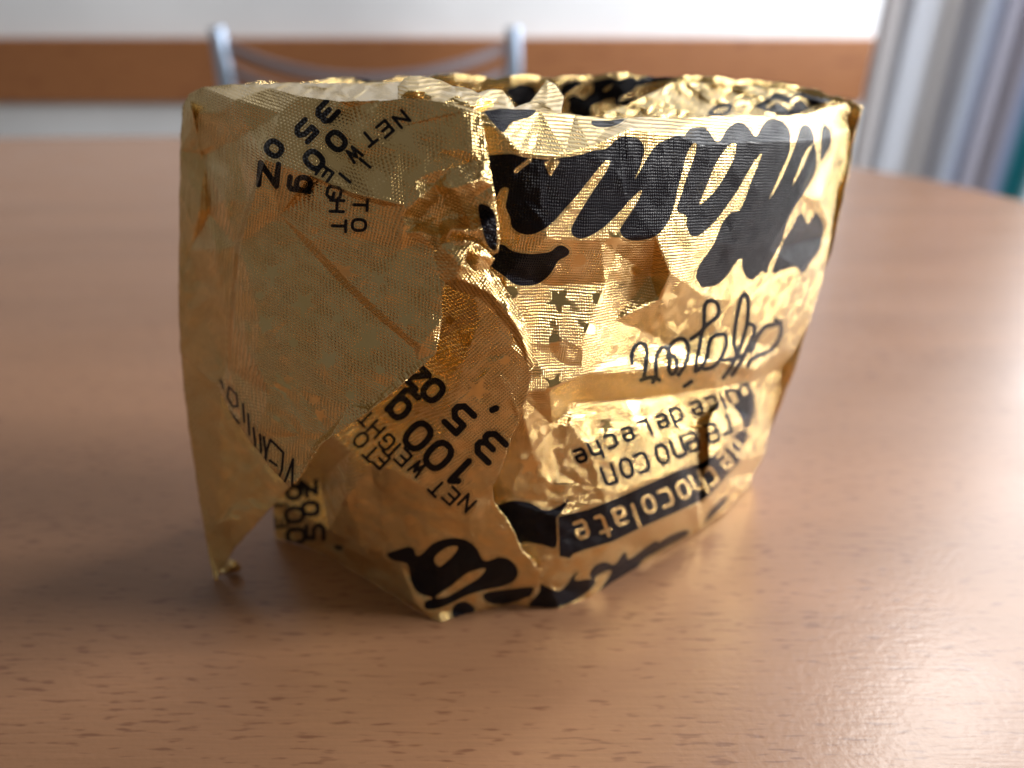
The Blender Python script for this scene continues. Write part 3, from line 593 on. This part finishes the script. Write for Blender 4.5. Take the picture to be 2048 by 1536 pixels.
fold2('inner_crumple', [(930, 225, 93), (940, 190, 98), (985, 178, 101), (1005, 180, 102), (1030, 215, 98), (1060, 204, 104), (1080, 178, 109), (1094, 160, 111), (1112, 170, 111), (1128, 194, 108), (1120, 232, 98), (1020, 222, 93)],
      [(965, 192, 96), (990, 205, 97.5), (1095, 184, 107.5), (1090, 205, 103.5)], noise=0.03, nlo=6, it=2)

# back wall round to both sides, standing on the table
plan = catmull([(-0.0462, 0.1125), (-0.0485, 0.119), (-0.0460, 0.127), (-0.030, 0.1315), (-0.008, 0.1345), (0.018, 0.1355), (0.040, 0.1345), (0.0535, 0.1315), (0.0575, 0.1285), (0.0572, 0.1265)], 14, False)
nu, nv = len(plan), 60
rim_px = np.array([360, 420, 500, 560, 640, 740, 830, 1000, 1100, 1240, 1340, 1450, 1560, 1640, 1690, 1720])
rim_py = np.array([215, 178, 168, 162, 158, 158, 152, 149, 148, 147, 149, 157, 164, 182, 198, 214])
jag = np.convolve(rng.normal(0, 7, nu+4), np.ones(3)/3, 'valid')[:nu]*np.sin(np.linspace(0, math.pi, nu))**0.5
Pb = []
for i, (x, y) in enumerate(plan):
    zt = 0.0765
    for _ in range(4):
        px = seen(np.array([[x, y, zt]]))[0, 0]; py = np.interp(px, rim_px, rim_py)+jag[i]; zt = at(np.array(px), np.array(py), y)[2]
    foot = 0.80+0.06*math.sin(i*0.21)
    for j in range(nv+1):
        v = j/nv; k = foot+(1-foot)*min(1, v*1.5)**0.7
        cx, cy = 0.003, 0.108
        Pb.append((cx+(x-cx)*k, cy+(y-cy)*k, 0.0004+(zt-0.0004)*v))
Pb = np.array(Pb)
for f, a in ((90, 0.0006), (190, 0.00035), (420, 0.00016)):
    for s in range(4):
        k = rng.normal(0, 1, 3)*f*2; ph = rng.uniform(0, 6.28)
        Pb[:, 1] += a*(1-np.abs(np.sin(Pb @ k*0.5+ph))*2)*0.5
Tb = []
for i in range(nu-1):
    for j in range(nv):
        a, b, c, d = i*(nv+1)+j, (i+1)*(nv+1)+j, (i+1)*(nv+1)+j+1, i*(nv+1)+j+1
        Tb += [(a, b, c), (a, c, d)]
# finer rows near the rim so that the print there stays crisp
Pb2, Tb2 = Pb, np.array(Tb)
E = None
finish(B, Pb2, Tb2, 12)
# the closed foot of the wrapper
foot_pts = [at(np.array(float(x)), np.array(float(y)), table_y(y)) for x, y in ((1490, 985), (1400, 1063), (1250, 1150), (1120, 1215), (880, 1240), (720, 1150), (560, 1078))]
back_foot = [Pb[i*(nv+1)] for i in range(0, nu, 18)]
ring = np.array([[p[0], p[1], 0.0006] for p in list(foot_pts)+list(back_foot)])
cen = ring.mean(0)+np.array([0, 0, 0.004]); ring[:, :2] = cen[:2]+(ring[:, :2]-cen[:2])*0.88
finish('base_panel', np.concatenate([ring, cen[None]]), np.array([(i, (i+1) % len(ring), len(ring)) for i in range(len(ring))]), 0)
del wrapper['part_of_view']
